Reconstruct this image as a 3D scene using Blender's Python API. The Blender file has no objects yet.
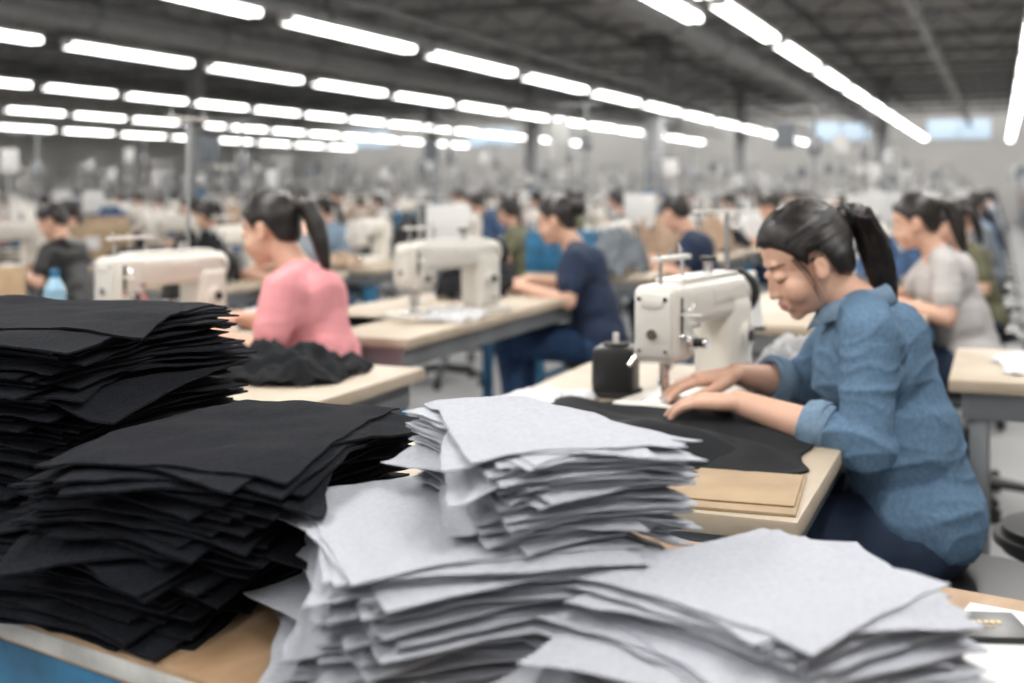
import bpy,bmesh,math,random
import numpy as np
from mathutils import Vector,Matrix,noise
from mathutils.bvhtree import BVHTree
random.seed(7)
TH=math.atan2(488,1200); SA=math.sin(TH); CA=math.cos(TH); PHI=-TH
pi=math.pi
def ab(a,b,z=0.0): return Vector((a*SA+b*CA, a*CA-b*SA, z))
SC=bpy.context.scene
ROOT=SC.collection
SC.view_settings.view_transform='Standard'
# ---------------------------------------------------------------- materials
def mat(name,col,rough=.6,metal=0,var=0,vs=6,bump=0,bs=60,stretch=(1,1,1),sheen=0,emit=None,es=0,col2=None,det=4,spec=None):
    m=bpy.data.materials.new(name); m.use_nodes=True
    nt=m.node_tree; p=nt.nodes['Principled BSDF']; L=nt.links
    p.inputs['Base Color'].default_value=(*col,1); p.inputs['Roughness'].default_value=rough
    p.inputs['Metallic'].default_value=metal
    if spec is not None: p.inputs['Specular IOR Level'].default_value=spec
    if sheen: p.inputs['Sheen Weight'].default_value=sheen
    if emit: p.inputs['Emission Color'].default_value=(*emit,1); p.inputs['Emission Strength'].default_value=es; m.cycles.emission_sampling='NONE'
    if var or bump or col2:
        tc=nt.nodes.new('ShaderNodeTexCoord'); mp=nt.nodes.new('ShaderNodeMapping')
        mp.inputs['Scale'].default_value=stretch; L.new(tc.outputs['Object'],mp.inputs['Vector'])
    if var or col2:
        n=nt.nodes.new('ShaderNodeTexNoise'); n.inputs['Scale'].default_value=vs; n.inputs['Detail'].default_value=det
        L.new(mp.outputs[0],n.inputs['Vector'])
        r=nt.nodes.new('ShaderNodeValToRGB'); r.color_ramp.elements[0].position=.32; r.color_ramp.elements[1].position=.68
        c2=col2 or tuple(min(1,c*(1+var)) for c in col); c1=col if col2 else tuple(c*(1-var) for c in col)
        r.color_ramp.elements[0].color=(*c1,1); r.color_ramp.elements[1].color=(*c2,1)
        L.new(n.outputs['Fac'],r.inputs['Fac']); L.new(r.outputs[0],p.inputs['Base Color'])
    if bump:
        n=nt.nodes.new('ShaderNodeTexNoise'); n.inputs['Scale'].default_value=bs; n.inputs['Detail'].default_value=3
        L.new(mp.outputs[0],n.inputs['Vector'])
        b=nt.nodes.new('ShaderNodeBump'); b.inputs['Strength'].default_value=bump; b.inputs['Distance'].default_value=.002
        L.new(n.outputs['Fac'],b.inputs['Height']); L.new(b.outputs[0],p.inputs['Normal'])
    return m
M={}
M['white']=mat('light_grey_felt',(.40,.415,.455),.95,var=.07,vs=150,bump=.6,bs=280,spec=.08,det=8)
M['black']=mat('black_felt',(.0095,.0105,.014),.95,var=.4,vs=190,bump=.8,bs=260,spec=.12,det=8)
M['darkcloth']=mat('charcoal_cloth',(.009,.010,.012),.85,var=.2,vs=12,bump=.3,bs=120,spec=.25)
M['wood']=mat('worn_plywood',(.28,.165,.085),.6,vs=5,bump=.1,bs=40,col2=(.45,.31,.19),stretch=(3,1,1),det=8)
M['ltwood']=mat('pale_laminate',(.40,.32,.23),.5,vs=4,bump=.05,bs=30,col2=(.50,.43,.34),det=8)
M['card']=mat('cardboard',(.36,.26,.16),.8,var=.12,vs=9,bump=.1)
M['edge']=mat('edge_band',(.45,.45,.43),.5,var=.3,vs=15)
M['blue']=mat('blue_enamel',(.02,.13,.25),.45,var=.4,vs=14)
M['steel']=mat('grey_steel',(.25,.26,.27),.4,.5,var=.15)
M['chrome']=mat('chrome',(.7,.7,.7),.2,1)
M['cream']=mat('machine_enamel',(.66,.63,.57),.35,var=.04,vs=4)
M['cream2']=mat('machine_plate',(.72,.70,.65),.3,.2)
M['blk']=mat('black_plastic',(.012,.012,.013),.4)
M['dk']=mat('dark_slot',(.02,.02,.02),.7)
M['denim']=mat('denim_shirt',(.108,.178,.265),.95,var=.15,vs=110,bump=.45,bs=450,spec=.08,det=9)
M['denim2']=mat('denim_inside',(.170,.25,.34),.9,var=.12,vs=120,bump=.4,bs=450,spec=.1)
M['jeans']=mat('dark_jeans',(.014,.028,.062),.85,var=.3,vs=14,bump=.3,bs=220)
M['jeans2']=mat('blue_jeans',(.02,.055,.135),.85,var=.3,vs=14)
M['pink']=mat('pink_tshirt',(.72,.29,.31),.85,var=.08,vs=8,bump=.2)
M['navy']=mat('navy_tshirt',(.012,.024,.058),.85,var=.2)
M['greyt']=mat('grey_tshirt',(.47,.45,.44),.85,var=.08)
M['ltblue']=mat('light_blue_shirt',(.20,.28,.36),.85,var=.1)
M['skin']=mat('skin',(.66,.40,.29),.5,var=.05,vs=12,bump=.05,bs=300,spec=.35)
M['lip']=mat('lips',(.50,.22,.19),.45)
M['nail']=mat('nail',(.72,.48,.40),.3)
M['hair']=mat('black_hair',(.013,.010,.009),.42,var=.5,vs=30,bump=.5,bs=70,stretch=(1,1,1))
M['brow']=mat('brow_hair',(.03,.018,.014),.7)
M['concrete']=mat('concrete_floor',(.26,.26,.26),.6,var=.15,vs=1.5)
M['wall']=mat('painted_wall',(.66,.65,.63),.8,var=.06,vs=.6)
M['ceil']=mat('corrugated_ceiling',(.36,.365,.37),.8,var=.15,vs=.8)
M['beam']=mat('beam_steel',(.14,.145,.15),.6,var=.2,vs=2)
M['duct']=mat('duct_metal',(.32,.33,.34),.5,.3,var=.1)
M['lamp']=mat('tube_glow',(1,1,1),.5,emit=(1,.985,.96),es=8)
M['lampbody']=mat('lamp_housing',(.7,.7,.7),.5)
M['glass']=mat('window_light',(.6,.75,.9),.3,emit=(.6,.78,.95),es=.45)
M['paper']=mat('white_paper',(.66,.66,.65),.7)
M['clothw']=mat('white_cloth',(.58,.58,.59),.85,var=.08,vs=10,bump=.2)
M['red']=mat('red_plastic',(.30,.035,.03),.5)
M['tan']=mat('tan_cloth',(.38,.27,.19),.85,var=.1)
M['gold']=mat('gold_print',(.55,.40,.15),.4,.6)
M['greyc']=mat('grey_cloth',(.16,.18,.20),.85,var=.15)
M['bluec']=mat('blue_cloth',(.05,.10,.2),.85,var=.2)
M['maroon']=mat('maroon_cloth',(.16,.04,.05),.85,var=.2)
M['olive']=mat('olive_cloth',(.12,.12,.07),.85,var=.2)
M['bottle']=mat('blue_bottle',(.25,.42,.55),.15)
# ---------------------------------------------------------------- mesh builder
def frame(p0,p1):
    d=(p1-p0); l=d.length; return d.to_track_quat('Z','Y').to_matrix().to_4x4(),l
class MB:
    def __init__(s): s.bm=bmesh.new(); s.mats=[]
    def mi(s,m):
        m=M[m]
        if m not in s.mats: s.mats.append(m)
        return s.mats.index(m)
    def add(s,t,m):
        i=s.mi(m)
        for f in t.faces: f.material_index=i
        me=bpy.data.meshes.new('t'); t.to_mesh(me); t.free(); s.bm.from_mesh(me); bpy.data.meshes.remove(me)
    def box(s,c,sz,m,bev=0.0,rot=None,seg=2):
        t=bmesh.new(); bmesh.ops.create_cube(t,size=1)
        bmesh.ops.scale(t,vec=sz,verts=t.verts)
        if bev>0: bmesh.ops.bevel(t,geom=list(t.edges),offset=bev,segments=seg,affect='EDGES',profile=.5)
        R=rot or Matrix.Identity(4)
        bmesh.ops.transform(t,matrix=Matrix.Translation(c)@R,verts=t.verts); s.add(t,m)
    def cyl(s,p0,p1,r0,m,r1=None,n=20,bev=0):
        p0=Vector(p0);p1=Vector(p1); R,l=frame(p0,p1); t=bmesh.new()
        bmesh.ops.create_cone(t,cap_ends=True,segments=n,radius1=r0,radius2=r0 if r1 is None else r1,depth=l)
        if bev: bmesh.ops.bevel(t,geom=[e for e in t.edges if len(e.link_faces)==2 and any(len(f.verts)>4 for f in e.link_faces)],offset=bev,segments=2,affect='EDGES')
        bmesh.ops.transform(t,matrix=Matrix.Translation((p0+p1)/2)@R,verts=t.verts); s.add(t,m)
    def ell(s,c,r,m,R=None,sub=3):
        t=bmesh.new(); bmesh.ops.create_icosphere(t,subdivisions=sub,radius=1)
        bmesh.ops.transform(t,matrix=Matrix.Translation(c)@(R or Matrix.Identity(4))@Matrix.Diagonal((*r,1)),verts=t.verts); s.add(t,m)
    def tube(s,pts,r,m,n=8):
        pts=[Vector(p) for p in pts]; t=bmesh.new(); rings=[]
        for i,p in enumerate(pts):
            d=(pts[min(i+1,len(pts)-1)]-pts[max(i-1,0)]).normalized()
            q=d.to_track_quat('Z','Y'); rr=r[i] if isinstance(r,(list,tuple)) else r
            rings.append([t.verts.new(p+q@Vector((rr*math.cos(2*pi*k/n),rr*math.sin(2*pi*k/n),0))) for k in range(n)])
        for a_,b_ in zip(rings,rings[1:]):
            for k in range(n): t.faces.new((a_[k],a_[(k+1)%n],b_[(k+1)%n],b_[k]))
        t.faces.new(rings[0][::-1]); t.faces.new(rings[-1]); s.add(t,m)
    def lathe(s,prof,Mx,m,n=32,wob=0,seed=0):
        t=bmesh.new(); rings=[]
        for i,(d,r) in enumerate(prof):
            rings.append([t.verts.new(Mx@Vector((r*(1+wob*noise.noise(Vector((math.cos(2*pi*k/n)*2,math.sin(2*pi*k/n)*2,seed+i*.2))))*math.cos(2*pi*k/n),r*(1+wob*noise.noise(Vector((math.cos(2*pi*k/n)*2,math.sin(2*pi*k/n)*2,seed+i*.2))))*math.sin(2*pi*k/n),d))) for k in range(n)])
        for a_,b_ in zip(rings,rings[1:]+rings[:1]):
            for k in range(n): t.faces.new((a_[k],a_[(k+1)%n],b_[(k+1)%n],b_[k]))
        s.add(t,m)
    def mesh(s,name,ang=35):
        me=bpy.data.meshes.new(name); s.bm.to_mesh(me); s.bm.free()
        for m in s.mats: me.materials.append(m)
        me.polygons.foreach_set('use_smooth',[True]*len(me.polygons))
        me.set_sharp_from_angle(angle=math.radians(ang)); return me
def obj(me,name,loc=(0,0,0),rz=0.0,parent=None,col=None,sc=1.0):
    o=bpy.data.objects.new(name,me); (col or ROOT).objects.link(o)
    o.location=loc; o.rotation_euler=(0,0,rz); o.scale=(sc,)*3
    if parent: o.parent=parent
    return o
# ---------------------------------------------------------------- room
def fbox(name,a0,a1,b0,b1,z0,z1,m,bev=0):
    mb=MB(); mb.box((0,0,0),(b1-b0,a1-a0,z1-z0),m,bev)
    return obj(mb.mesh(name),name,ab((a0+a1)/2,(b0+b1)/2,(z0+z1)/2),PHI)
A0,A1,B0,B1,HC=-6,47,-30,7,4.6
fbox('floor',A0,A1,B0,B1,-.1,0,'concrete')
fbox('ceiling',A0,A1,B0,B1,HC,HC+.1,'ceil')
fbox('wall_back',A1,A1+.2,B0-.2,B1+.2,0,HC,'wall')
fbox('wall_left',A0,A1,B0-.2,B0,0,HC,'wall')
fbox('wall_right',A0,A1,B1,B1+.2,0,HC,'wall')
for i,b in enumerate((-26,-20,-5.6,-1.4)):
    mb=MB(); mb.box((0,0,0),(2.2,.06,.7),'glass'); 
    for x in (-1.1,0,1.1): mb.box((x,-.04,0),(.06,.06,.76),'lampbody')
    for z in (-.36,.36): mb.box((0,-.04,z),(2.26,.06,.06),'lampbody')
    obj(mb.mesh('window'),'window_%d'%(i+1),ab(A1-.04,b,3.4),PHI)
mb=MB()
L_=A1-A0
for k in range(18):
    y=-L_/2+1.5+k*3
    for dz in (0,-.42): mb.box((0,y,dz),(B1-B0,.14,.05),'beam')
    for j in range(30):
        x=-(B1-B0)/2+.6+j*1.24
        mb.cyl((x,y,0),(x+.62,y,-.42),.022,'beam',n=6); mb.cyl((x+.62,y,-.42),(x+1.24,y,0),.022,'beam',n=6)
for k in range(9): mb.box((-(B1-B0)/2+2+k*4.1,0,.07),(.1,L_,.1),'beam')
obj(mb.mesh('roof_trusses'),'roof_truss_frame',ab((A0+A1)/2,(B0+B1)/2,4.38),PHI)
for b,r,z in ((-4.3,.2,3.6),(-12,.25,3.7),(-1.0,.08,3.5),(-8.1,.1,3.45),(2.2,.2,3.6)):
    mb=MB(); mb.cyl((0,-L_/2+.3,0),(0,L_/2-.3,0),r,'duct',n=16)
    for k in range(17): 
        y=-L_/2+1.5+k*3
        mb.cyl((0,y-.03,0),(0,y+.03,0),r+.02,'beam',n=16); mb.cyl((0,y,r),(0,y,4.4-z),.012,'beam',n=6)
    obj(mb.mesh('ventilation_duct'),'ventilation_duct',ab((A0+A1)/2,b,z),PHI)
mb=MB(); mb.box((0,0,HC/2),(.34,.34,HC),'duct',.02); mb.box((0,0,.6),(.38,.38,1.2),'blue',.02); mb.box((0,0,HC-.1),(.6,.6,.2),'beam'); col_me=mb.mesh('column')
for a,b in ((25.5,-7.0),(30,-11.6),(38,-7.6),(37,-18),(24,-18),(38,-3.3)):
    obj(col_me,'building_column',ab(a,b),PHI)
# lights
def lampmesh(LL,w=.18):
    mb=MB()
    mb.box((0,0,.05),(w,LL,.05),'lampbody',.01)
    for x in (-.05,.05): mb.cyl((x,-LL/2+.03,0),(x,LL/2-.03,0),.032,'lamp',n=8)
    mb.box((0,-LL/2+.015,.01),(.16,.03,.07),'lampbody'); mb.box((0,LL/2-.015,.01),(.16,.03,.07),'lampbody')
    for y in (-LL*.3,LL*.3): mb.cyl((0,y,.07),(0,y,1.55),.006,'beam',n=5)
    return mb.mesh('fluorescent_light')
ZL=2.86
KL={}
for b,pitch,a0,power in ((.32,3.2,-2,1),(-2.3,3.2,-1,1),(-2.72,3.2,-2.8,0),(-6.4,3.15,-1.35,1),(-9.8,2.65,1.2,1),(-14.2,1.95,8,.8),(-19,1.95,12,.7),(-24.5,2.4,18,0),(4.5,3.4,-1,0)):
    LL=round(pitch*.84,2)
    if LL not in KL:
        KL[LL]=lampmesh(LL)
    a=a0
    while a<43:
        if b==-2.72 and a>12: break
        obj(KL[LL],'fluorescent_light',ab(a,b,ZL),PHI)
        if power:
            key=(LL,power)
            if key not in KL:
                li=bpy.data.lights.new('tube_lamp','AREA'); li.shape='RECTANGLE'; li.size=.15; li.size_y=LL-.08; li.energy=LL*16.5*power; li.color=(1,.975,.94); KL[key]=li
            o=bpy.data.objects.new('tube_lamp',KL[key]); ROOT.objects.link(o); o.location=ab(a,b,ZL-.04); o.rotation_euler=(0,0,PHI)
        a+=pitch
mb=MB(); mb.box((0,0,.06),(32,.16,.06),'lampbody',.01)  # invented housing for the added back-wall wash
for k in range(11): mb.cyl((-15+k*3,0,.08),(-15+k*3,0,.42),.01,'beam',n=6)
obj(mb.mesh('strip'),'added_wall_wash_housing',ab(45.0,-12,3.95),PHI)
li=bpy.data.lights.new('added_wall_wash_lamp','AREA'); li.shape='RECTANGLE'; li.size=32; li.size_y=.15; li.energy=330; li.color=(1,.98,.95)  # added fill aimed at the back wall to brighten it, not a known fixture
o=bpy.data.objects.new('added_wall_wash_lamp',li); ROOT.objects.link(o); o.location=ab(45.0,-12,3.93)
o.rotation_euler=(Matrix.Rotation(PHI,4,'Z')@Matrix.Rotation(math.radians(50),4,'X')).to_euler()
for b in (-6.1,-9.5):
    mb=MB(); mb.box((0,0,0),(.14,44,.05),'beam')
    for k in range(14): mb.cyl((0,-21+k*3.2,0),(0,-21+k*3.2,4.6-3.15),.008,'beam',n=5)
    obj(mb.mesh('cable_tray'),'cable_tray',ab(22,b,3.15),PHI)
# ---------------------------------------------------------------- furniture
def table_mesh(w,l,top='ltwood',leg='steel',H=.76,frm='steel',legpos=.05,inset=.03,edge=None):
    mb=MB(); mb.box((0,0,H-.016),(w,l,.032),top,.004)
    if edge: mb.box((0,0,H-.017),(w+.004,l+.004,.022),edge,.003)
    mb.box((0,0,H-.067),(w-inset*2,l-inset*2,.07),frm,.004)
    for x in (-w/2+legpos+.02,w/2-legpos-.02):
        for y in (-l/2+legpos+.02,l/2-legpos-.02):
            mb.box((x,y,(H-.06)/2),(.045,.045,H-.06),leg,.004)
            mb.cyl((x,y,0),(x,y,.02),.032,'blk',n=12)
        mb.box((x,0,.16),(.03,l-.14,.03),leg,.003)
    return mb.mesh('table')
def table(name,a0,a1,b0,b1,**k):
    return obj(table_mesh(b1-b0,a1-a0,**k),name,ab((a0+a1)/2,(b0+b1)/2),PHI)
T=.76
obj(table_mesh(2.5,.69,top='wood',leg='blue',frm='blue',inset=.006,edge='edge'),'cutting_table',ab(1.305,-.63),PHI-.207)
table('sewing_table',1.75,3.2,-1.05,-.269,top='ltwood',legpos=.06)
table('work_table',2.28,2.88,-2.02,-1.42)
table('sewing_table',2.62,3.95,-2.86,-2.06)
table('sewing_table',3.4,5.6,-2.45,-1.74,leg='blue')
table('sewing_table',4.2,5.6,-1.0,-.25)
table('work_table',3.2,3.85,-.12,1.1)
table('work_table',3.0,3.55,-4.1,-3.0,top='wood')
def machine_mesh():
    mb=MB()
    mb.box((.17,0,.012),(.50,.178,.024),'cream',.006)
    mb.box((-.01,0,.0255),(.09,.06,.003),'chrome',.001)
    mb.box((.345,0,.12),(.125,.112,.21),'cream',.026,seg=4)
    mb.box((.18,0,.225),(.44,.098,.098),'cream',.026,seg=4)
    mb.box((.0,0,.190),(.110,.104,.165),'cream',.020,seg=4)
    mb.box((-.058,0,.190),(.008,.082,.135),'cream2',.003)
    mb.box((-.063,0,.235),(.004,.05,.018),'cream',.001)
    for y in (-.03,.03):
        for z in (.135,.245): mb.cyl((-.06,y,z),(-.066,y,z),.005,'chrome',n=10)
    mb.cyl((-.06,0,.17),(-.068,0,.17),.012,'chrome',n=14)
    mb.box((.19,0,.277),(.33,.07,.010),'cream2',.004)
    mb.cyl((-.012,0,.12),(-.012,0,.062),.0065,'chrome'); mb.cyl((-.012,0,.072),(-.012,0,.056),.009,'chrome')
    mb.cyl((-.012,0,.06),(-.012,0,.024),.0014,'chrome',n=8)
    mb.cyl((.012,0,.12),(.012,0,.05),.006,'chrome'); mb.box((.006,0,.045),(.026,.012,.018),'chrome',.002)
    mb.box((-.004,-.004,.0305),(.030,.034,.004),'chrome',.001); mb.box((.012,0,.095),(.018,.02,.016),'chrome',.002)
    mb.tube([(.02,.05,.12),(.02,.075,.11),(.0,.085,.09)],.005,'chrome')
    for k,(r,y0,y1) in enumerate(((.017,.052,.056),(.013,.056,.064),(.017,.064,.068),(.010,.068,.088),(.013,.088,.094))):
        mb.cyl((.012,-y0,.150),(.012,-y1,.150),r,'chrome' if k!=3 else 'blk')
    mb.cyl((-.03,-.05,.165),(-.03,-.062,.165),.008,'chrome'); mb.cyl((.035,-.05,.185),(.035,-.066,.185),.007,'chrome')
    mb.box((-.028,-.052,.21),(.010,.003,.075),'dk'); mb.tube([(-.028,-.045,.215),(-.028,-.075,.225),(-.034,-.082,.235)],.003,'chrome')
    mb.box((-.028,-.075,.212),(.018,.045,.004),'cream2',.001)
    mb.cyl((.345,-.05,.13),(.345,-.068,.13),.032,'cream2',bev=.004,n=28); mb.cyl((.345,-.068,.13),(.345,-.074,.13),.014,'blk')
    mb.box((.345,-.07,.06),(.02,.05,.012),'chrome',.003)
    mb.box((.22,-.0505,.235),(.11,.003,.028),'cream2',.001)
    mb.cyl((.40,0,.225),(.418,0,.225),.045,'cream2'); mb.cyl((.418,0,.225),(.448,0,.225),.058,'blk',bev=.006,n=32); mb.cyl((.448,0,.225),(.455,0,.225),.03,'chrome')
    mb.box((.415,.03,.10),(.03,.1,.17),'cream',.012)
    for x in (-.02,.10): mb.cyl((x,0,.27),(x,0,.325),.004,'chrome',n=8)
    mb.box((.04,0,.327),(.17,.022,.010),'cream2',.002); mb.cyl((.25,0,.28),(.25,0,.31),.012,'chrome'); mb.cyl((.25,0,.31),(.25,0,.32),.02,'blk')
    for x in (-.03,.03,.09): mb.cyl((x,0,.332),(x,0,.345),.004,'chrome',n=8)
    mb.tube([(.10,0,.34),(.03,-.02,.36),(-.028,-.06,.25),(-.028,-.08,.235),(-.012,-.06,.16),(.012,-.07,.15),(-.012,-.01,.08)],.0008,'paper',n=5)
    return mb.mesh('sewing_machine')
mach=machine_mesh()
RM=PHI+pi/2
obj(mach,'industrial_sewing_machine',ab(2.52,-.67,T+.0),RM-math.radians(9),sc=1.0)
obj(mach,'industrial_sewing_machine',ab(2.92,-2.47,T),RM-.15,sc=1.0)
obj(mach,'industrial_sewing_machine',ab(3.92,-1.98,T),RM-.35,sc=1.02)
obj(mach,'industrial_sewing_machine',ab(4.95,-.66,T),RM)
def stand_mesh(h=.42,cols=('paper','paper')):
    mb=MB(); mb.cyl((0,0,0),(0,0,.012),.05,'cream2'); mb.cyl((0,0,0),(0,0,h),.007,'chrome',n=10)
    mb.box((0,0,.10),(.24,.03,.008),'cream2',.002); mb.box((0,0,h),(.22,.02,.008),'cream2',.002)
    for x,c in zip((-.09,.09),cols):
        mb.cyl((x,0,.105),(x,0,.115),.035,'blk'); mb.cyl((x,0,.115),(x,0,.24),.032,c,r1=.016,n=20); mb.cyl((x,0,.24),(x,0,.26),.012,'cream2')
        mb.cyl((x,0,h),(x,0,h+.03),.004,'chrome',n=8)
    return mb.mesh('thread_stand')
st1=stand_mesh(); st2=stand_mesh(.72,('blk','paper')); st3=stand_mesh(.6,('red','bluec'))
obj(st1,'thread_stand',ab(3.11,-.66,T),RM-.6)
obj(st2,'thread_stand',ab(3.42,-2.60,T),RM)
obj(st1,'thread_stand',ab(4.5,-2.25,T),RM)
obj(st1,'thread_stand',ab(5.4,-.8,T),RM)
mb=MB(); mb.box((0,0,.058),(.095,.095,.115),'blk',.010,seg=3); mb.cyl((0,0,.115),(0,0,.122),.03,'dk'); mb.cyl((.0,0,.12),(0,0,.145),.007,'cream2',n=10)
mb.box((-.049,0,.06),(.003,.06,.07),'dk'); mb.box((0,0,.008),(.105,.105,.012),'dk',.003)
obj(mb.mesh('b'),'machine_control_box',ab(2.66,-.822,T),PHI+.1,sc=1.0)
def stool_mesh(back=False):
    mb=MB(); mb.cyl((0,0,.43),(0,0,.485),.175,'blk',bev=.018,n=40); mb.cyl((0,0,.42),(0,0,.43),.14,'steel')
    mb.cyl((0,0,.07),(0,0,.42),.025,'chrome'); mb.cyl((0,0,.16),(0,0,.3),.035,'blk')
    for k in range(5):
        t=k*2*pi/5; d=Vector((math.cos(t),math.sin(t),0)); mb.tube([d*.02+Vector((0,0,.1)),d*.27+Vector((0,0,.07))],[.025,.016],'blk')
        mb.cyl(d*.27+Vector((0,0,.0)),d*.27+Vector((0,0,.055)),.022,'blk',n=12)
    return mb.mesh('stool')
stl=stool_mesh()
obj(stl,'round_stool',ab(2.50,-.045),PHI)
obj(stl,'round_stool',ab(2.93,.16),PHI)
# ---------------------------------------------------------------- stacks of cut fabric
def smooth2(n,m,rng,k=3):
    g=rng.normal(size=(n+2*k,m+2*k))
    for _ in range(k): g=(g+np.roll(g,1,0)+np.roll(g,-1,0)+np.roll(g,1,1)+np.roll(g,-1,1))/5
    g=g[k:-k,k:-k]; return g/(g.std()+1e-9)
def heap(name,specs,mname,x0,x1,y0,y1,seed,height,gap=.0030,th=.0020,eps=.00035,rip=.0008):
    rng=np.random.default_rng(seed); res=.006
    nx=int((x1-x0)/res); ny=int((y1-y0)/res)
    H=np.full((nx,ny),T+.001); gx=x0+(np.arange(nx)+.5)*res; gy=y0+(np.arange(ny)+.5)*res
    GX,GY=np.meshgrid(gx,gy,indexing='ij')
    V=[];F=[];off=0
    n,m=26,26
    S,Tt=np.meshgrid(np.linspace(-1,1,n),np.linspace(-1,1,m),indexing='ij')
    for (cx,cy,w,h,ang,c1,c2,bow) in specs:
        ca,sa=math.cos(ang),math.sin(ang)
        X=w/2*S*(1+c1*Tt-bow*(1-Tt*Tt)); Y=h/2*Tt*(1+c2*S-bow*.6*(1-S*S))
        X=X+smooth2(n,m,rng,4)*.0018; Y=Y+smooth2(n,m,rng,4)*.0018
        WX=cx+X*ca-Y*sa; WY=cy+X*sa+Y*ca
        ix=np.clip(((WX-x0)/res).astype(int),1,nx-2); iy=np.clip(((WY-y0)/res).astype(int),1,ny-2)
        Hm=np.maximum.reduce([H[ix,iy],H[ix+1,iy],H[ix-1,iy],H[ix,iy+1],H[ix,iy-1]])
        raw=Hm+gap
        z=raw.copy()
        for _ in range(110):
            P=np.pad(z,1,mode='edge'); av=(P[2:,1:-1]+P[:-2,1:-1]+P[1:-1,2:]+P[1:-1,:-2])/4
            z=np.maximum(raw,av-eps)
        z=z+np.abs(smooth2(n,m,rng,5))*rip
        dx=GX-cx; dy=GY-cy; LX=dx*ca+dy*sa; LY=-dx*sa+dy*ca
        s=LX/(w/2); t=LY/(h/2)
        for _ in range(3):
            s2=LX/(w/2*(1+c1*np.clip(t,-1,1)-bow*(1-np.clip(t,-1,1)**2))); t=LY/(h/2*(1+c2*np.clip(s,-1,1)-bow*.6*(1-np.clip(s,-1,1)**2))); s=s2
        ins=(np.abs(s)<=1.02)&(np.abs(t)<=1.02)
        fs=np.clip((s+1)/2*(n-1),0,n-1.001); ft=np.clip((t+1)/2*(m-1),0,m-1.001)
        i=fs.astype(int); j=ft.astype(int); u=fs-i; v=ft-j
        zz=z[i,j]*(1-u)*(1-v)+z[i+1,j]*u*(1-v)+z[i,j+1]*(1-u)*v+z[i+1,j+1]*u*v
        H=np.where(ins,np.maximum(H,zz),H)
        top=np.stack([WX,WY,z],-1).reshape(-1,3); bot=top.copy(); bot[:,2]-=th
        V.append(top);V.append(bot); N=n*m
        for a in range(n-1):
            for b in range(m-1):
                q=(a*m+b,(a+1)*m+b,(a+1)*m+b+1,a*m+b+1)
                F.append(tuple(off+k for k in q)); F.append(tuple(off+N+k for k in q[::-1]))
        ring=[a*m for a in range(n)]+[(n-1)*m+b for b in range(1,m)]+[a*m+m-1 for a in range(n-2,-1,-1)]+[b for b in range(m-2,0,-1)]
        for k in range(len(ring)):
            a_,b_=ring[k],ring[(k+1)%len(ring)]; F.append((off+b_,off+a_,off+N+a_,off+N+b_))
        off+=2*N
    V=np.concatenate(V); c=Vector((float(V[:,0].mean()),float(V[:,1].mean()),T))
    V=V-np.array(c); V[:,2]*=height/V[:,2].max()
    me=bpy.data.meshes.new(name); me.from_pydata(V.tolist(),[],F); me.materials.append(M[mname])
    me.polygons.foreach_set('use_smooth',[True]*len(me.polygons)); me.set_sharp_from_angle(angle=math.radians(40))
    return obj(me,name,c)
R=random.Random(3)
def bundle(n,c0,c1,w,h,ang,jit=.012,jang=.10,taper=.12,stray=.12):
    out=[]
    for i in range(n):
        f=i/max(1,n-1); j=jit; ja=jang
        if R.random()<stray: j*=2.2; ja*=2.4
        out.append((c0[0]+(c1[0]-c0[0])*f+R.uniform(-j,j),c0[1]+(c1[1]-c0[1])*f+R.uniform(-j,j),
            w*R.uniform(.93,1.05),h*R.uniform(.93,1.05),ang+R.uniform(-ja,ja),taper+R.uniform(-.08,.08),R.uniform(-.10,.10),R.uniform(0,.09)))
    return out
dg=math.radians
sp=bundle(30,(-.080,1.26),(-.07,1.27),.28,.31,dg(12),.014,.17,taper=-.1)
sp+=bundle(32,(-.065,1.27),(-.058,1.28),.275,.34,dg(20),.013,.17,taper=-.12)
sp+=bundle(2,(-.095,1.27),(-.090,1.27),.27,.34,dg(30),.004,.05,taper=-.12,stray=0)
sp+=bundle(42,(.026,1.33),(.018,1.325),.18,.315,dg(26),.009,.12,taper=-.18,stray=.16)
heap('white_fabric_stack',sp,'white',-.5,.5,.9,1.8,1,.227,gap=.0026)
sp=bundle(40,(.205,1.07),(.228,1.10),.285,.27,dg(26),.015,.18)
sp+=bundle(14,(.236,1.115),(.238,1.12),.25,.25,dg(33),.009,.12)
heap('white_fabric_stack',sp,'white',-.1,.65,.7,1.5,2,.122,gap=.0026)
s1=bundle(84,(-.73,1.80),(-.695,1.76),.40,.44,dg(-15),.020,.13,taper=.05)
s2=bundle(52,(-.42,1.49),(-.325,1.48),.29,.42,dg(-20),.019,.19,taper=.05,stray=.18)
sp=[]
for i in range(52): sp+= [s1[i],s2[i]]
sp+=s1[52:]
heap('black_fabric_stack',sp,'black',-1.2,.1,1.0,2.2,5,.305,gap=.0030,th=.0034,eps=.0005,rip=.0012)
sp=bundle(18,(-1.62,3.16),(-1.60,3.15),.42,.36,.2,.015,.1)
heap('black_fabric_stack',sp,'black',-2.0,-1.2,2.8,3.5,6,.17,gap=.008,th=.006)
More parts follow.
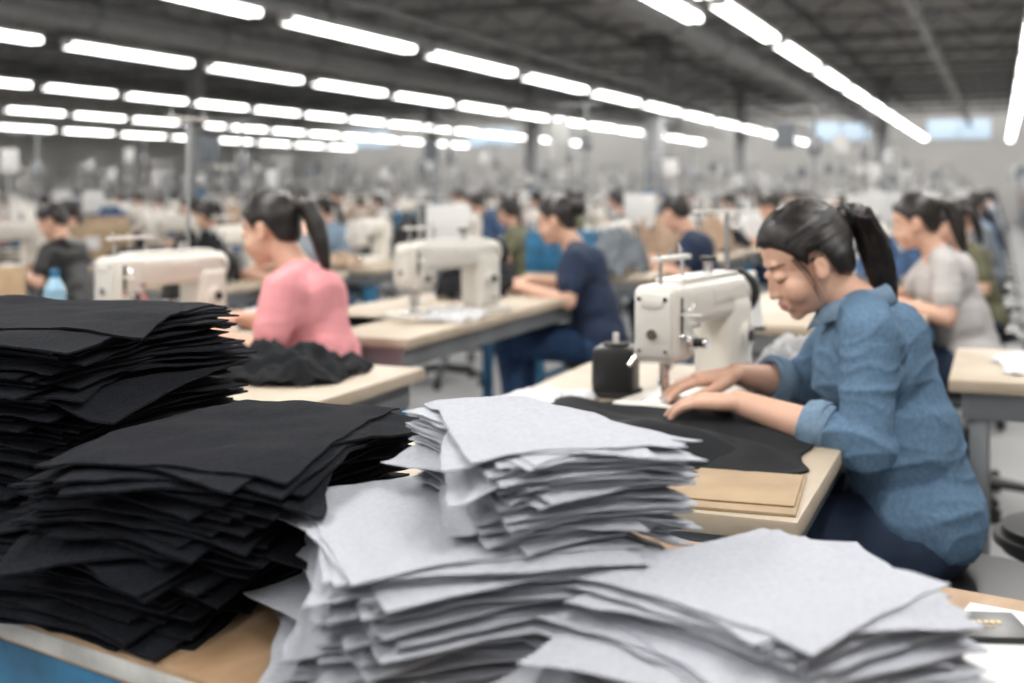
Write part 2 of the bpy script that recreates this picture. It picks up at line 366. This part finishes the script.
def cloth(name,a,b,wa,wb,h,mname,seed,z=T,freq=9,rot=0,col=None,loc=None,n=44,fold=False):
    rng=random.Random(seed); o=Vector((rng.uniform(0,90),rng.uniform(0,90),0)); V=[];F=[]
    for i in range(n):
        for j in range(n):
            s=-1+2*i/(n-1); t=-1+2*j/(n-1)
            k=1+.22*noise.noise(Vector((s*1.3,t*1.3,seed)))
            x=wb/2*s*k*(1-.16*t*t); y=wa/2*t*k*(1-.16*s*s)
            q=Vector((x,y,0))+o
            d=1-max(abs(s),abs(t))**3
            if fold:   # long soft drape folds running diagonally
                w_=noise.noise(q*2.5)*1.1; q3=Vector(((x+y)*5.5+w_,(x-y)*1.8+w_*.6,0))+o
                f=noise.noise(q3); f2=noise.noise(Vector(((x*.6+y)*11+w_,(x-y)*3,4))+o)
                zz=h*(d*(.50+.85*f)+.16*(f2+.3))
            else:
                f=abs(noise.noise(q*freq)); f2=abs(noise.noise(q*freq*2.1+Vector((5,5,0))))
                zz=h*(d*(.25+.6*(1-min(1,f*3)))+.25*(1-min(1,f2*3)))
            V.append((x+.01*noise.noise(q*12),y,max(.004,zz)))
    for i in range(n-1):
        for j in range(n-1): F.append((i*n+j,(i+1)*n+j,(i+1)*n+j+1,i*n+j+1))
    me=bpy.data.meshes.new(name); me.from_pydata(V,[],F); me.materials.append(M[mname]); me.polygons.foreach_set('use_smooth',[True]*len(F))
    ob=obj(me,name,loc if loc is not None else ab(a,b,z),PHI+rot if loc is None else rot,col=col)
    md=ob.modifiers.new('thickness','SOLIDIFY'); md.thickness=.002; md.offset=0
    return ob
cloth('charcoal_trouser_panel',2.28,-.66,.70,.68,.040,'darkcloth',3,rot=.25,n=90,fold=True)
cloth('charcoal_trouser_leg',2.12,-.62,.34,.40,.058,'darkcloth',14,rot=.7,n=70,fold=True)
cloth('grey_cloth_piece',2.45,-.93,.36,.22,.035,'clothw',4)
cloth('white_cloth_pile',2.95,-.43,.42,.28,.12,'clothw',5,freq=12)
cloth('dark_cloth_pile',2.62,-1.72,.36,.46,.085,'darkcloth',6)
cloth('white_cloth_pile',3.5,.25,.4,.5,.05,'clothw',7)
cloth('grey_cloth_piece',3.48,.8,.36,.4,.06,'greyc',8)
cloth('white_cloth_pile',4.0,-1.88,.35,.22,.05,'clothw',9)
cloth('black_bag',4.85,-2.15,.4,.3,.16,'darkcloth',10)
cloth('white_cloth_pile',3.6,-2.35,.3,.3,.07,'clothw',11)
mb=MB(); mb.box((0,0,.0025),(.20,.25,.005),'card',.001); mb.box((.01,.01,.007),(.17,.20,.003),'card',.001)
obj(mb.mesh('c'),'cardboard_sheet',ab(1.89,-.385,T),PHI+.08)
mb=MB(); mb.box((0,0,.001),(.24,.26,.002),'paper'); mb.box((.01,.0,.003),(.22,.24,.002),'paper'); obj(mb.mesh('c'),'paper_pattern_sheet',ab(1.33,.06,T),PHI-.2)
mb=MB(); mb.box((0,0,.003),(.085,.065,.006),'blk',.001)
for k in range(9): mb.box((-.022+k*.0055,.004,.0063),(.0035,.006,.0006),'gold')
mb.box((0,-.008,.0063),(.03,.0015,.0006),'gold'); obj(mb.mesh('c'),'black_label_card',ab(1.385,-.025,T+.004),PHI+.3,sc=1.2)
def carton_mesh(s=(.4,.3,.28),c='card'):
    mb=MB(); mb.box((0,0,s[2]/2),s,c,.004); mb.box((0,0,s[2]+.001),(.05,s[1]*.99,.002),'tan'); mb.box((0,-s[1]/2-.001,s[2]*.5),(.14,.002,.1),'paper'); return mb.mesh('carton')
ctn=carton_mesh(); obj(ctn,'cardboard_carton',ab(3.25,-3.4,T),PHI+.1,sc=.7)
mb=MB(); mb.cyl((0,0,0),(0,0,.16),.035,'bottle',bev=.006); mb.cyl((0,0,.16),(0,0,.20),.034,'bottle',r1=.013); mb.cyl((0,0,.20),(0,0,.225),.015,'blue'); bot=mb.mesh('bottle')
obj(bot,'water_bottle',ab(2.95,-2.75,T),0)
mb=MB(); mb.box((0,0,.30),(.22,.012,.2),'paper',.003); mb.cyl((0,.008,0),(0,.008,.3),.008,'steel'); mb.box((0,.008,.005),(.14,.1,.01),'steel',.003); sign=mb.mesh('sign')
obj(sign,'paper_notice_stand',ab(5.0,-2.35,T),PHI)
# ---------------------------------------------------------------- people
def ell(bm,c,r,Mx=None,sub=3):
    bmesh.ops.create_icosphere(bm,subdivisions=sub,radius=1,matrix=(Mx or Matrix.Identity(4))@Matrix.Translation(c)@Matrix.Diagonal((*r,1)))
def cap(bm,p0,p1,r0,r1,sub=3):
    p0=Vector(p0);p1=Vector(p1); d=p1-p0; l=d.length
    for p,r in ((p0,r0),(p1,r1)): bmesh.ops.create_icosphere(bm,subdivisions=sub,radius=r,matrix=Matrix.Translation(p))
    if l>1e-5:
        k=(r0-r1)/l; k=max(-.95,min(.95,k)); cc=math.sqrt(1-k*k); u=d/l
        a_=p0+u*(r0*k); b_=p1+u*(r1*k)
        bmesh.ops.create_cone(bm,cap_ends=True,segments=24,radius1=r0*cc,radius2=r1*cc,depth=(b_-a_).length,matrix=Matrix.Translation((a_+b_)/2)@u.to_track_quat('Z','Y').to_matrix().to_4x4())
def remesh(bm,vox,sm,it=4):
    me=bpy.data.meshes.new('r'); bm.to_mesh(me); bm.free(); ob=bpy.data.objects.new('r',me); ROOT.objects.link(ob)
    m1=ob.modifiers.new('r','REMESH'); m1.mode='VOXEL'; m1.voxel_size=vox
    m2=ob.modifiers.new('s','SMOOTH'); m2.factor=sm; m2.iterations=it
    bpy.context.view_layer.update(); dgp=bpy.context.evaluated_depsgraph_get()
    out=bpy.data.meshes.new_from_object(ob.evaluated_get(dgp)); bpy.data.objects.remove(ob); bpy.data.meshes.remove(me)
    out.materials.clear(); out.polygons.foreach_set('use_smooth',[True]*len(out.polygons)); return out
def getco(me):
    n=len(me.vertices); co=np.empty(n*3); me.vertices.foreach_get('co',co); return co.reshape(-1,3)
def displace(me,fn):
    n=len(me.vertices); co=getco(me); no=np.empty(n*3); me.vertices.foreach_get('normal',no); no=no.reshape(-1,3)
    d=np.array([fn(Vector(c)) for c in co]); co=co+no*d[:,None]; me.vertices.foreach_set('co',co.ravel()); me.update()
HLY=[-.12,-.07,-.040,-.030,-.020,.004,.014,.028,.045,.060,.12]; HLZ=[-.070,-.068,-.045,-.015,.018,.022,-.004,.022,.046,.060,.066]
POSE=dict(pel=(0,0,.57),waist=(.02,0,.72),chest=(.075,-.005,.88),neck=(.115,-.005,1.0),head=(.205,.035,1.09),hf=(.88,.42,-.50),
 LS=(.065,.158,.955),LE=(.065,.228,.765),LW=(.315,.165,.818),LH=(.94,-.30,-.08),
 RS=(.125,-.145,.955),RE=(.25,-.20,.80),RW=(.365,-.055,.838),RH=(.86,.32,-.12),
 LK=(.40,.13,.555),RK=(.40,-.13,.555),LF=(.33,.14,.075),RF=(.42,-.13,.075))
def hand(bm,W,f,n,side,s=1.0,nails=None):
    f=Vector(f).normalized(); n=(Vector(n)-f*Vector(n).dot(f)).normalized(); t=n.cross(f)*side
    P=lambda x,y,z:W+f*x*s+t*y*s+n*z*s
    kn=[(.084,.031,.0),(.088,.010,.003),(.084,-.011,.002),(.074,-.030,-.002)]
    for (x,y,z) in kn: cap(bm,P(.0,y*.45,0),P(x,y,z),.0165*s,.0125*s,2)
    cap(bm,P(.03,.012,-.004),P(.06,0,-.004),.019*s,.016*s,2)
    ln=[(.040,.024,.018),(.044,.028,.019),(.041,.026,.019),(.031,.020,.017)]; sp=[.16,.04,-.08,-.24]
    for (k,l,a) in zip(kn,ln,sp):
        p=Vector(k); bend=.22
        for q,(seg,rr) in enumerate(zip(l,((.0098,.0088),(.0088,.0080),(.0080,.0068)))):
            d=Vector((math.cos(bend)*math.cos(a),math.cos(bend)*math.sin(a),-math.sin(bend))); p2=p+d*seg
            cap(bm,P(*p),P(*p2),rr[0]*s,rr[1]*s,2)
            if q==2 and nails is not None: nails.append((P(*(p+d*seg*.75))+n*.0062*s,f*math.cos(a)+t*math.sin(a)-n*math.sin(bend),n))
            p=p2; bend+=.30
    a0=Vector((.018,.020,-.006));a1=Vector((.050,.050,-.016));a2=Vector((.080,.060,-.022));a3=Vector((.102,.058,-.028))
    cap(bm,P(*a0),P(*a1),.016*s,.0125*s,2); cap(bm,P(*a1),P(*a2),.0118*s,.0105*s,2); cap(bm,P(*a2),P(*a3),.0102*s,.0080*s,2)
def person(name,a,b,yaw,sc,J,vox,shirt,pants,skin='skin',sleeve='short',fine=False,hair='pony',col=None,loc=None):
    J={k:Vector(v) for k,v in J.items()}
    root=bpy.data.objects.new(name,None); (col or ROOT).objects.link(root); root.empty_display_size=.2
    root.location=ab(a,b) if loc is None else loc; root.rotation_euler=(0,0,(PHI+pi if loc is None else pi)+yaw); root.scale=(sc,)*3
    def ch(me,nm,*ms):
        for m in ms: me.materials.append(M[m])
        return obj(me,nm,parent=root,col=col)
    hf=J['hf'].normalized(); up=Vector((0,0,1)); rt=hf.cross(up).normalized(); hu=rt.cross(hf)
    MH=Matrix.Translation(J['head'])@Matrix((rt,hf,hu)).transposed().to_4x4()
    HL=lambda *p: MH@Vector(p)
    mi=MH.inverted(); MI=np.array(mi)
    hloc=lambda co:(MI[:3,:3]@co.T).T+MI[:3,3]
    bm=bmesh.new()
    ell(bm,(0,-.014,.032),(.074,.090,.082),MH); ell(bm,(0,.022,-.026),(.061,.060,.076),MH)
    ell(bm,(0,.030,-.064),(.046,.046,.035),MH); ell(bm,(0,.060,-.086),(.020,.017,.015),MH)
    for s in (-1,1):
        ell(bm,(.034*s,.047,-.034),(.030,.031,.032),MH); ell(bm,(.077*s,-.006,-.010),(.008,.0145,.026),MH); ell(bm,(.074*s,.001,-.020),(.009,.011,.016),MH)
        ell(bm,(.031*s,.0705,.003),(.0145,.0125,.0105),MH)
    if vox<.01:
        for k in range(7):
            f=k/6; ell(bm,(0,.077+.013*f,.004-.037*f),(.006+.0045*f,.008+.002*f,.008),MH,2)
        for s in (-1,1): ell(bm,(.0095*s,.083,-.034),(.0075,.009,.0065),MH,2)
        ell(bm,(0,.0815,-.0545),(.021,.0090,.0052),MH,2); ell(bm,(0,.0795,-.0640),(.018,.0092,.0062),MH,2)
        ell(bm,(0,.072,-.060),(.03,.014,.02),MH,2); ell(bm,(0,.066,.028),(.045,.012,.012),MH,2)
    cap(bm,HL(0,-.022,-.055),J['neck'],.046,.050); cap(bm,J['neck'],J['chest'],.055,.095)
    ell(bm,J['chest'],(.095,.13,.12)); ell(bm,J['waist'],(.088,.118,.13)); ell(bm,J['pel'],(.12,.16,.11))
    cap(bm,J['LS'],J['neck']+Vector((0,0,-.01)),.038,.042); cap(bm,J['RS'],J['neck']+Vector((0,0,-.01)),.038,.042)
    hipL=J['pel']+Vector((.01,.085,-.02)); hipR=J['pel']+Vector((.01,-.085,-.02))
    for h_,k_,f_ in ((hipL,J['LK'],J['LF']),(hipR,J['RK'],J['RF'])):
        cap(bm,h_,k_,.085,.056); cap(bm,k_,f_,.052,.036)
        cap(bm,f_+Vector((-.01,0,-.03)),f_+Vector((.13,0,-.045)),.034,.026)
    for S_,E_ in ((J['LS'],J['LE']),(J['RS'],J['RE'])): cap(bm,S_,E_,.038,.034)
    body=remesh(bm,vox,.5,4)
    if vox<.01:
        co=getco(body); hl=hloc(co); g=np.zeros(len(co))
        for s in (-1,1):
            for c,r,am in (((.031*s,.085,.017),.008,-.0018),((.017*s,.083,.003),.007,-.0030)):
                g+=am*np.exp(-((hl-np.array(c))**2).sum(1)/(2*r*r))
        g+=-.0030*np.exp(-(((hl-np.array((0,.092,-.0595)))/np.array((.018,.012,.0016)))**2).sum(1)/2)
        g+=-.0020*np.exp(-((hl-np.array((0,.083,-.076)))**2).sum(1)/(2*.007**2))
        co=co+g[:,None]*np.array(hf)[None,:]
        for s in (-1,1):
            e=-.006*s*np.exp(-(((hl-np.array((.086*s,-.004,-.008)))/np.array((.01,.0055,.011)))**2).sum(1)/2); co=co+e[:,None]*np.array(rt)[None,:]
        body.vertices.foreach_set('co',co.ravel()); body.update()
        for p_ in body.polygons:
            c=mi@p_.center
            if c.y>.070 and ((c.x/.023)**2+((c.z+.0595)/.0115)**2)<1: p_.material_index=1
        ch(body,'body',skin,'lip')
        bvh=BVHTree.FromPolygons([v.co for v in body.vertices],[tuple(p_.vertices) for p_ in body.polygons])
        def onface(x,z,o_=.0):
            h_=bvh.ray_cast(HL(x,.2,z),-hf); p_=h_[0] if h_[0] is not None else HL(x,.08,z)
            return p_+hf*o_
        mb=MB()
        for s in (-1,1):
            mb.tube([onface((.031+x)*s,-.0035-.0035*(1-(x/.0145)**2)) for x in np.linspace(-.0135,.0150,9)],[.0004,.0010,.0013,.0014,.0015,.0015,.0015,.0013,.0006],'brow',6)
            mb.tube([onface((.030+x)*s,.0215+.004*(1-((x-.004)/.02)**2)) for x in np.linspace(-.016,.020,9)],[.0012,.0019,.0022,.0022,.0020,.0018,.0016,.0012,.0006],'brow',6)
            mb.ell(onface(.0075*s,-.0400,-.001),(.0026,.0026,.0018),'dk')
        ch(mb.mesh('face_details'),'brows_and_lashes')
    else: ch(body,'body',skin)
    nails=[]
    for sfx,S_,E_,W_,D_,sd in (('l',J['LS'],J['LE'],J['LW'],J['LH'],-1),('r',J['RS'],J['RE'],J['RW'],J['RH'],1)):
        bm=bmesh.new(); cap(bm,S_.lerp(E_,.3),E_,.038,.036); mid=E_.lerp(W_,.35)
        cap(bm,E_,mid,.036,.036); cap(bm,mid,W_,.036,.0235)
        if vox<.01:
            hand(bm,W_,D_,Vector((0,0,1)),sd,1.0,nails if fine else None)
            arm=remesh(bm,.0024 if fine else .0038,.5,3)
        else:
            cap(bm,W_,W_+D_.normalized()*.08,.03,.03); cap(bm,W_+D_.normalized()*.08,W_+D_.normalized()*.15+Vector((0,0,-.02)),.024,.014); arm=remesh(bm,vox,.5,2)
        ch(arm,'arm_'+sfx,skin)
    if nails:
        mb=MB()
        for p_,f_,n_ in nails:
            q=Matrix((f_.normalized(),n_.cross(f_).normalized(),n_)).transposed().to_4x4(); mb.ell(p_,(.0058,.0046,.0016),'nail',q,2)
        ch(mb.mesh('nails'),'nails')
    # shirt
    bm=bmesh.new(); ex=.012 if sleeve=='long' else .008
    ell(bm,J['chest'],(.108+ex,.142+ex,.125)); ell(bm,J['waist'],(.105+ex,.128+ex,.14)); ell(bm,J['pel']+Vector((-.01,0,.02)),(.122+ex,.156+ex,.125))
    cap(bm,J['pel']+Vector((-.01,0,.05)),J['chest'],.12,.11)
    ell(bm,J['chest']+Vector((.055,0,-.02)),(.065,.11,.07))
    ell(bm,J['chest']+Vector((-.045,0,.03)),(.07,.12,.10))
    for S_,E_,W_ in ((J['LS'],J['LE'],J['LW']),(J['RS'],J['RE'],J['RW'])):
        cap(bm,S_,J['neck']+Vector((-.015,0,-.015)),.050+ex*.4,.056); cap(bm,S_,J['chest'],.055,.09)
        cap(bm,S_.lerp(E_,.35),J['chest']+Vector((-.01,0,-.03)),.050,.08)
        if sleeve=='long':
            cap(bm,S_,E_,.053,.047); cap(bm,E_,E_.lerp(W_,.33),.047,.042)
        else: cap(bm,S_,S_.lerp(E_,.62),.054,.056)
    sh=remesh(bm,vox*1.15,.5,8)
    if vox<.01:
        am=.0085 if sleeve=='long' else .005
        LE_,RE_=J['LE'],J['RE']
        def wr(c):
            q=Vector((c.x*5+c.z*6,c.y*4,c.z*8-c.x*5)); n1=noise.noise(q); r_=(1-min(1,abs(n1)*2.4))**2
            w=.8
            for e in (LE_,RE_): w+=1.0*math.exp(-(c-e).length_squared/(2*.06**2))
            if c.z>J['neck'].z-.05: w*=.3
            q2=Vector((c.x*9-c.z*9,c.y*7+3,c.z*15+c.x*9)); r2=(1-min(1,abs(noise.noise(q2))*3))**2
            return am*(w*(r_*.8-.10)+.40*r2)
        displace(sh,wr)
        tb=bmesh.new(); tb.from_mesh(sh); pz=J['pel'].z
        bmesh.ops.delete(tb,geom=[v for v in tb.verts if v.co.z<pz-.045+.012*math.sin(v.co.x*14+1) and v.co.x<.2],context='VERTS'); tb.to_mesh(sh); tb.free()
        sh.polygons.foreach_set('use_smooth',[True]*len(sh.polygons))
    ch(sh,'shirt',shirt)
    if fine:
        mb=MB()
        for i_,(E_,W_) in enumerate(((J['LE'],J['LW']),(J['RE'],J['RW']))):
            d=(W_-E_).normalized(); Mx=Matrix.Translation(E_.lerp(W_,.27))@d.to_track_quat('Z','Y').to_matrix().to_4x4()
            mb.lathe([(0,.044),(-.002,.0485),(.004,.052),(.045,.050),(.050,.047),(.048,.040),(.02,.038)],Mx,'denim2',wob=.10,seed=i_*3)
            mb.lathe([(.014,.050),(.012,.0545),(.018,.0560),(.036,.0545),(.041,.051),(.038,.046)],Mx,'denim2',wob=.10,seed=i_*3+1)
        t=bmesh.new(); C0=J['neck']+Vector((.0,0,.018)); rows=[]
        for k in range(41):
            th=-2.6+5.2*k/40; f=abs(th)/2.6; dirv=Vector((-math.cos(th),math.sin(th),0)); wid=.032+.012*f**3
            base=C0+dirv*(.058+.004*f)+Vector((0,0,-.050*f**1.5))
            rows.append([t.verts.new(p) for p in (base-dirv*.002+Vector((0,0,-.012)),base+Vector((0,0,.022)),base+dirv*.006+Vector((0,0,.027)),base+dirv*.013+Vector((0,0,.022)),base+dirv*(.012+wid*.55)+Vector((0,0,.018-wid*.8)))])
        for r0,r1 in zip(rows,rows[1:]):
            for i in range(4): t.faces.new((r0[i],r0[i+1],r1[i+1],r1[i]))
        mb.add(t,'denim2')
        oc=ch(mb.mesh('c',60),'collar_and_cuffs'); md=oc.modifiers.new('t','SOLIDIFY'); md.thickness=.0025
    # trousers
    bm=bmesh.new(); ell(bm,J['pel']+Vector((0,0,-.01)),(.126,.164,.108))
    for h_,k_,f_ in ((hipL,J['LK'],J['LF']),(hipR,J['RK'],J['RF'])):
        cap(bm,h_,k_,.092,.064); cap(bm,k_,f_+Vector((0,0,.05)),.062,.05)
    tr=remesh(bm,max(vox*1.3,.006),.5,3)
    if vox<.01: displace(tr,lambda c:.004*noise.noise(Vector((c.x*14,c.y*14,c.z*14))))
    ch(tr,'trousers',pants)
    mb=MB()
    for f_ in (J['LF'],J['RF']):
        mb.box(f_+Vector((.055,0,-.042)),(.25,.085,.062),'blk',.024,seg=3); mb.box(f_+Vector((.055,0,-.068)),(.255,.09,.014),'cream2',.004)
    ch(mb.mesh('shoes'),'shoes')
    # hair
    bm=bmesh.new(); ell(bm,(0,-.014,.032),(.074,.090,.082),MH,4); ell(bm,(0,-.040,-.012),(.060,.052,.058),MH,3)
    if vox<.01: ell(bm,(0,.066,.028),(.045,.010,.012),MH,2)
    hv=max(vox,.0035); hm=remesh(bm,hv,.5,3)
    co=getco(hm); hl=hloc(co); mk=hl[:,2]-np.interp(hl[:,1],HLY,HLZ)
    s_=np.clip((mk+.004)/.022,0,1); s_=s_*s_*(3-2*s_)
    C=np.array((0,-.014,.032)); d=hl-C; d/=np.linalg.norm(d,axis=1)[:,None]
    nz=np.array([noise.noise(Vector((x[0]*70,x[1]*22,x[2]*70))) for x in hl]) if vox<.01 else np.zeros(len(hl))
    hl2=hl+d*(-.004+.0125*s_+.0012*nz*s_)[:,None]
    MHn=np.array(MH); co2=(MHn[:3,:3]@hl2.T).T+MHn[:3,3]; hm.vertices.foreach_set('co',co2.ravel())
    tb=bmesh.new(); tb.from_mesh(hm); tb.verts.ensure_lookup_table()
    bmesh.ops.delete(tb,geom=[v for v in tb.verts if mk[v.index]<-.006],context='VERTS'); tb.to_mesh(hm); tb.free()
    hm.polygons.foreach_set('use_smooth',[True]*len(hm.polygons)); ch(hm,'hair_cap','hair')
    bk=Vector((-hf.x,-hf.y,0)).normalized()
    pts=[(0,-.100,.045,.024),(0,-.126,.046,.021),(0,-.144,.028,.028),(0,0,0,.031),(0,0,0,.029),(0,0,0,.023),(0,0,0,.013),(0,0,0,.005)]
    rr=[q[3] for q in pts]; tail=[HL(*pts[i][:3]) for i in range(3)]; p0=tail[-1]
    for x,z in ((.022,-.045),(.038,-.095),(.050,-.145),(.060,-.19),(.066,-.215)): tail.append(p0+bk*x+Vector((0,0,z)))
    if hair!='short':
        bm=bmesh.new()
        if hair=='pony':
            for k in range(7): cap(bm,tail[k],tail[k+1],rr[k],rr[k+1])
        else: ell(bm,(0,-.122,.03),(.042,.036,.042),MH)
        tm=remesh(bm,max(vox*1.1,.004),.5,4)
        if vox<.01: displace(tm,lambda c:.0022*noise.noise(Vector((c.x*70,c.y*70,c.z*16))))
        ch(tm,'hair_tail','hair')
    if fine:
        mb=MB(); C=Vector((0,-.014,.032)); rad=Vector((.0828,.0988,.0908)); rg=random.Random(5)
        en0=Vector((0,-.100,.046)); cnt=0
        while cnt<330:
            th=rg.uniform(-2.6,2.6); ph=rg.uniform(-.9,.9)
            st=Vector((math.sin(th)*math.cos(ph),math.cos(th)*math.cos(ph),math.sin(ph))); pz=C+Vector((st.x*rad.x,st.y*rad.y,st.z*rad.z))
            m_=pz.z-float(np.interp(pz.y,HLY,HLZ))
            if m_<.004 or m_>.030: continue
            cnt+=1
            e=en0-C+Vector((rg.uniform(-.012,.012),0,rg.uniform(-.014,.014))); en=Vector((e.x/rad.x,e.y/rad.y,e.z/rad.z)).normalized()
            pts_=[]
            for f in np.linspace(0,1,9):
                dd=st.lerp(en,f).normalized(); k_=.985+.016*math.sin(f*pi)+rg.uniform(0,.004)
                pts_.append(MH@(C+Vector((dd.x*rad.x*k_,dd.y*rad.y*k_,dd.z*rad.z*k_))))
            mb.tube(pts_,[.0004]+[.0010]*7+[.0006],'hair',4)
        for s in (-1,1):
            for k in range(7):
                y0=.022+rg.uniform(-.006,.006); mb.tube([HL(.068*s,y0+.012,.03),HL(.0745*s,y0+.004,.0),HL(.073*s,y0,-.03),HL(.068*s,y0+rg.uniform(-.006,.006),-.055-rg.uniform(0,.02))],[.0009,.0008,.0006,.0003],'hair',4)
        for k in range(90):
            t=rg.uniform(0,2*pi); pp=[]
            for i,(p_,r_) in enumerate(zip(tail,rr)):
                if i==0: continue
                pp.append(p_+bk.cross(Vector((0,0,1)))*math.cos(t)*r_*1.04+bk*math.sin(t)*r_*1.04+Vector((rg.uniform(-1,1),rg.uniform(-1,1),0))*.003)
            pp[-1]+=Vector((rg.uniform(-.02,.02),rg.uniform(-.02,.02),rg.uniform(-.03,.01)))
            mb.tube(pp,[.0010]*(len(pp)-1)+[.0003],'hair',4)
        tdir=(HL(*pts[1][:3])-HL(*pts[0][:3])).normalized(); c=HL(0,-.122,.046)
        q=tdir.to_track_quat('Z','Y'); mb.tube([c+q@Vector((.022*math.cos(t),.022*math.sin(t),0)) for t in np.linspace(0,2*pi,20)],.005,'blk',8)
        ch(mb.mesh('hair_strands'),'hair_strands')
    return root
person('seamstress',2.525,-.163,0,1.0,POSE,.0035,'denim','jeans',sleeve='long',fine=True)
P2=dict(POSE); P2['hf']=(.95,.10,-.28); P2['head']=(.20,.01,1.125)
person('seamstress',3.13,-1.87,0,.99,P2,.006,'pink','jeans2')
person('seamstress',5.15,-1.68,0,.97,P2,.006,'navy','jeans2',hair='bun')
person('seamstress',5.04,-.12,0,.98,P2,.006,'greyt','jeans')
for a,b in ((3.13,-1.85),(5.15,-1.66),(5.04,-.10)): obj(stl,'round_stool',ab(a,b),PHI)
# ---------------------------------------------------------------- background production lines
lib=[]
cols=[('ltblue','jeans'),('greyc','jeans2'),('navy','jeans'),('clothw','jeans'),('maroon','jeans2'),('blk','jeans'),('olive','jeans'),('greyt','jeans2')]
tmA=table_mesh(.74,1.2); tmB=table_mesh(.74,1.2,leg='blue')
wl=[]
tmpc=bpy.data.collections.new('worker_templates')
for k,(s_,p_) in enumerate(cols):
    P3=dict(P2); P3['hf']=((.95,.10,-.28),(.8,.5,-.5),(.9,-.3,-.45),(.97,.1,-.1))[k%4]
    r=person('worker',0,0,0,1.03,P3,.012,s_,p_,hair=('pony','bun','short')[k%3],col=tmpc,loc=Vector((0,0,0)))
    wl.append([(c.name.split('.')[0],c.data) for c in tmpc.objects if c.parent==r])
def put_worker(col,k,y):
    r=bpy.data.objects.new('worker',None); col.objects.link(r); r.location=(.02,y,0); r.rotation_euler=(0,0,pi+random.uniform(-.3,.3)); r.scale=(random.uniform(.92,.98),)*3
    for nm,me in wl[k]: obj(me,nm,parent=r,col=col)
def crate_mesh(c,f):
    crM=MB(); crM.box((0,0,.02),(.5,.36,.03),c,.005)
    for x in (-.24,.24): crM.box((x,0,.15),(.02,.36,.28),c,.004)
    for y in (-.17,.17): crM.box((0,y,.15),(.5,.02,.28),c,.004)
    crM.box((0,0,.2),(.44,.31,.12),f,.03); return crM.mesh('crate')
crs=[crate_mesh('blue','clothw'),crate_mesh('steel','greyc'),crate_mesh('steel','bluec'),crate_mesh('steel','clothw'),crate_mesh('red','clothw')]
# slim floor-standing mast with socket box and a small hanging work ticket
def mast_mesh(tc,h):
    mb=MB(); mb.cyl((0,0,0),(0,0,h),.011,'duct',n=8); mb.box((0,0,h-.25),(.07,.05,.12),'steel',.006); mb.cyl((0,0,0),(0,0,.02),.07,'steel')
    mb.cyl((.1,0,h),(-.22,0,h),.008,'duct',n=6); mb.cyl((-.2,0,h),(-.2,0,h-.1),.003,'blk',n=5); mb.box((-.2,0,h-.18),(.13,.006,.16),tc,.001)
    return mb.mesh('mast')
masts=[mast_mesh(c,h) for c,h in (('paper',1.6),('greyc',1.75),('clothw',1.5),('paper',1.8),('greyc',1.65))]
for v in range(5):
    c=bpy.data.collections.new('sewing_line_%d'%(v+1)); lib.append(c)
    rg=random.Random(20+v)
    for k in range(5):
        y=k*1.5
        obj(rg.choice((tmA,tmB)),'sewing_table',(-.52,y-.0,0),0,col=c)
        obj(mach,'industrial_sewing_machine',(-.50,y-.15,T),pi/2+rg.uniform(-.15,.15),col=c,sc=1.0)
        obj(rg.choice((st1,st2,st3)),'thread_stand',(-.78,y+.3,T),pi/2,col=c)
        obj(stl,'round_stool',(.02,y,0),0,col=c)
        if k%2==0: obj(masts[(v*2+k)%5],'power_drop_mast',(-.97,y+.74,0),rg.uniform(-.3,.3),col=c)
        if rg.random()<.5: put_worker(c,rg.randrange(8),y)
        for q_ in range(2): cloth('cloth_pile',0,0,.42,.32,rg.uniform(.08,.36),rg.choice(('clothw','greyc','bluec','darkcloth','tan','darkcloth','maroon','paper','blk')),30+v*10+k*2+q_,col=c,loc=Vector((-.45+rg.uniform(-.1,.1),y+(.42 if q_ else -.45),T)),rot=rg.uniform(0,3))
        q=rg.random()
        if q<.3: obj(ctn,'cardboard_carton',(-.72,y-.42,T),rg.uniform(-.3,.3),col=c,sc=.8)
        elif q<.42: obj(sign,'paper_notice_stand',(-.7,y-.4,T),rg.uniform(-.4,.4),col=c,sc=1.1)
        elif q<.9: obj(rg.choice(crs),'plastic_crate',(-.7,y-.43,T),.1,col=c,sc=.8)
rg=random.Random(12)
for i in range(19):
    b=3.1-1.6*i
    if i==2: b=-.1
    if i==3: b=-1.6
    a=max(6.9,-b*.95-.7) if b>-3 else max(5.4,-b-.7)
    if b>1: a=5.2
    while a<44:
        if b<B0+1.5: break
        c=lib[rg.randrange(5)]
        if a+7.0<45.5:
            e=bpy.data.objects.new('sewing_line',None); e.instance_type='COLLECTION'; e.instance_collection=c; ROOT.objects.link(e)
            e.location=ab(a,b); e.rotation_euler=(0,0,PHI)
        a+=7.8
# ---------------------------------------------------------------- world, camera
w=bpy.data.worlds.new('w'); SC.world=w; w.use_nodes=True
w.node_tree.nodes['Background'].inputs[0].default_value=(1,.985,.97,1); w.node_tree.nodes['Background'].inputs[1].default_value=.66
cd=bpy.data.cameras.new('camera'); cam=bpy.data.objects.new('camera',cd); ROOT.objects.link(cam)
cam.location=(0,0,1.24); cam.rotation_euler=(pi/2,0,0); cd.sensor_width=36; cd.lens=36*1200/1024; cd.shift_y=-.15
cd.clip_start=.05; cd.clip_end=200
cd.dof.use_dof=True; cd.dof.focus_distance=1.65; cd.dof.aperture_fstop=2.7
SC.camera=cam
